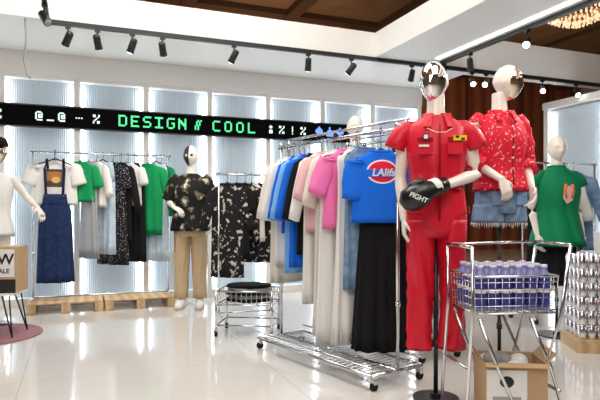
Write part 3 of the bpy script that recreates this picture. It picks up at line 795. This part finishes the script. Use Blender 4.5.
# ------------------------------------------------------------ folding shopping trolley
TX, TY, TR = 1.09, 3.02, .10
mb = MB()
w, d, zb, zt = .225, .16, .58, .77
mb.tube([(-w, -d, zt), (w, -d, zt), (w, d, zt), (-w, d, zt), (-w, -d, zt)], .007, 0, 8)
mb.tube([(-w*.95, -d*.95, zb), (w*.95, -d*.95, zb), (w*.95, d*.95, zb), (-w*.95, d*.95, zb), (-w*.95, -d*.95, zb)], .006, 0, 8)
for zz in (.62, .66, .70, .74): mb.tube([(-w, -d, zz), (w, -d, zz), (w, d, zz), (-w, d, zz), (-w, -d, zz)], .0022, 0, 6)
for i in range(13):
    x = -w + 2*w*i/12; mb.tube([(x, -d, zt), (x*.95, -d*.95, zb), (x*.95, d*.95, zb), (x, d, zt)], .0022, 0, 6)
for i in range(9):
    y = -d + 2*d*i/8; mb.tube([(-w, y, zt), (-w*.95, y*.95, zb), (w*.95, y*.95, zb), (w, y, zt)], .0022, 0, 6)
for y in (-d - .012, d + .012):
    mb.tube([(-w - .015, y, .92), (-w - .012, y, .60), (-w - .05, y, .03), ], .009, 0, 10)
    mb.tube([(-w + .02, y, .56), (-.10, y, .0 + .30), (w*.10, y, .03)], .009, 0, 10)
    mb.tube([(w + .06, y, .93), (w + .01, y, .58), (w - .16, y, .03)], .009, 0, 10)
    mb.tube([(w*.3, y, .56), (w*.8, y, .30), (w + .03, y, .03)], .009, 0, 10)
for x, z in ((-w - .015, .92), (w + .06, .93), (-w - .05, .04), (w + .03, .04), (-w - .03, .3), (w + .0, .18)):
    mb.tube([(x, -d - .012, z), (x, d + .012, z)], .009, 0, 10)
mb.tube([(-w - .015, d + .012, .92), (w + .06, d + .012, .93)], .008, 0, 10)
for x in (-w - .05, w*.1, w - .16, w + .03):
    for y in (-d - .012, d + .012): mb.ball((x, y, .022), .022, 1, 12, 8)
mb.obj('folding_basket_trolley', [CHROME, RUBBER], (TX, TY, 0), TR)
mb = MB()
for i in range(6):
    for j in range(4):
        x = -.172 + .069*i; y = -.112 + .075*j
        def cr(z, r): return [(x + r*math.cos(a*.393), y + r*math.sin(a*.393), z - .042) for a in range(16)]
        mb.loft([cr(.632, .026), cr(.64, .031), cr(.80, .031), cr(.825, .026), cr(.84, .016), cr(.85, .016)], 0)
        mb.loft([cr(.650, .0318), cr(.800, .0318)], 1, False, False)
        mb.loft([cr(.725, .0321), cr(.745, .0321)], 3, False, False)
        mb.loft([cr(.85, .018), cr(.868, .018)], 2)
mb.obj('drink_bottles', [mat('bottle_plastic', (.22, .23, .48), .25), mat('bottle_label', (.035, .04, .26), .4), mat('bottle_cap', (.62, .62, .80), .4), WHFAB], (TX, TY, 0), TR)
# carton below
mb = MB(); w, d, h = .155, .12, .33
for c, s_ in (((0, -d, h/2), (2*w, .006, h)), ((0, d, h/2), (2*w, .006, h)), ((-w, 0, h/2), (.006, 2*d, h)), ((w, 0, h/2), (.006, 2*d, h)), ((0, 0, .004), (2*w, 2*d, .006))): mb.box(c, s_, 0)
for y0, y1 in ((-d, -d - .05), (d, d + .06)):
    mb.add([(-w, y0, h), (w, y0, h), (w, y1, h - .01), (-w, y1, h - .01)], [(0, 1, 2, 3)], 0, False)
for x0, x1 in ((-w, -w - .03), (w, w + .05)):
    mb.add([(x0, -d, h), (x0, d, h), (x1, d, h + .05), (x1, -d, h + .05)], [(0, 1, 2, 3)], 0, False)
c = mb.obj('open_carton', [CARD], (1.11, 2.97, 0), -.1)
bb = MB(); bb.box((-.045, -d - .005, .16), (.20, .003, .27), 0); bb.box((-.045, -d - .007, .12), (.14, .003, .08), 1); bb.ball((-.045, -d - .008, .235), (.035, .002, .03), 2, 12, 8); bb.obj('label', [WHFAB, GREY, BLACK], parent=c)
bb = MB()
for i in range(14): bb.ball((R.uniform(-.10, .10), R.uniform(-.07, .07), .25 + R.uniform(0, .07)), (.05, .04, .04), (i + 1) % 2, 12, 8)
bb.obj('crumpled_cloths', [WHFAB, GREY], parent=c)

# ------------------------------------------------------------ silver can display at right
mb = MB()
mb.box((0, 0, .05), (.95, .42, .10), 1)
for r_ in range(6):
    for i in range(13):
        for j in range(4):
            x = -.42 + .07*i; y = -.15 + .1*j; z = .10 + .110*r_
            def cr(zz, r): return [(x + r*math.cos(a*.628), y + r*math.sin(a*.628), z + zz) for a in range(10)]
            mb.loft([cr(.0, .024), cr(.012, .032), cr(.09, .032), cr(.102, .024), cr(.109, .026)], 0)
mb.obj('stacked_cans', [mat('can_silver', (.85, .86, .90), .2, 1.0), WOODP], (2.66, 4.50, 0), -.15)
mb = MB(); mb.box((0, 0, .09), (.26, .2, .18), 0); mb.ball((-.05, -.101, .10), (.04, .002, .055), 1); mb.box((.06, -.101, .09), (.06, .003, .12), 1)
mb.obj('gift_box', [WHITE, BLACK], (2.54, 4.50, .762), -.15, bevel=.004)

# ------------------------------------------------------------ lights
def area(name, loc, tgt, size, pw, col=(1, 1, 1), sy=None):
    l = bpy.data.lights.new(name, 'AREA'); l.energy = pw; l.color = col; l.shape = 'RECTANGLE'; l.size = size; l.size_y = sy or size
    o = bpy.data.objects.new(name, l); COL.objects.link(o); o.location = loc
    o.rotation_euler = (Vector(tgt) - Vector(loc)).to_track_quat('-Z', 'Y').to_euler(); return o
area('overhead_area', (-1.0, 4.2, 4.7), (-1.0, 4.2, 0), 3.0, 165, (1, .95, .88))
area('overhead_area', (1.8, 1.5, 4.7), (1.5, 2.5, 0), 3.0, 120, (1, .95, .88))
area('overhead_area', (-.8, -1.2, 3.6), (.2, 4.5, 1.2), 2.4, 120, (1, .94, .87))  # added front fill above and behind the camera, for vertical surfaces
area('wood_wall_fill', (3.5, 10.5, 4.6), (4.5, 13, 2.0), 3.0, 130, (1, .75, .5))  # warm light added just for the far wood wall, no fixture
area('ceiling_fill', (-1.0, 11.0, 3.2), (-1.0, 11.2, 5.0), 3.0, 35, (1, .65, .4))  # unseen upward light, added to brighten the brown ceiling
def spot(loc, tgt, pw, ang=50, col=(1, .93, .83)):
    l = bpy.data.lights.new('track_beam', 'SPOT'); l.energy = pw; l.spot_size = math.radians(ang); l.spot_blend = .6; l.shadow_soft_size = .05; l.color = col
    o = bpy.data.objects.new('track_beam', l); COL.objects.link(o); o.location = loc
    o.rotation_euler = (Vector(tgt) - Vector(loc)).to_track_quat('-Z', 'Y').to_euler()
for s, ts in ((-2.97, -3.1), (-2.37, -2.4), (-2.07, -2.0), (-1.31, -1.3), (-.43, -.6)):
    spot(W(s, 1.34, 2.74), W(ts, .4, 1.0), 50)
spot(W(1.27, 3.9, 2.72), (.8, 3.3, 1.3), 90, 45); spot(W(1.27, 4.9, 2.72), (.4, 3.9, .9), 100); spot(W(1.27, 2.91, 2.72), (1.36, 3.85, 1.4), 75, 45); spot(W(3.05, 1.34, 2.74), (2.3, 5.0, 1.2), 60)
w = bpy.data.worlds.new('world'); sc.world = w; w.use_nodes = True
w.node_tree.nodes['Background'].inputs[0].default_value = (.6, .55, .5, 1); w.node_tree.nodes['Background'].inputs[1].default_value = .3

# ------------------------------------------------------------ camera
cam = bpy.data.cameras.new('camera'); co = bpy.data.objects.new('camera', cam); COL.objects.link(co)
co.location = (0, 0, 1.1); co.rotation_euler = (math.pi/2, 0, 0); cam.sensor_width = 36; cam.lens = 33.6; cam.shift_y = .02; cam.clip_start = .05
sc.camera = co

# square the whole place up with the world axes (back wall along X)
bpy.context.view_layer.update()
M = Matrix.Rotation(-ANG, 4, 'Z') @ Matrix.Translation((0, -7.8, 0))
for o in list(bpy.data.objects):
    if o.parent is None: o.matrix_world = M @ o.matrix_world
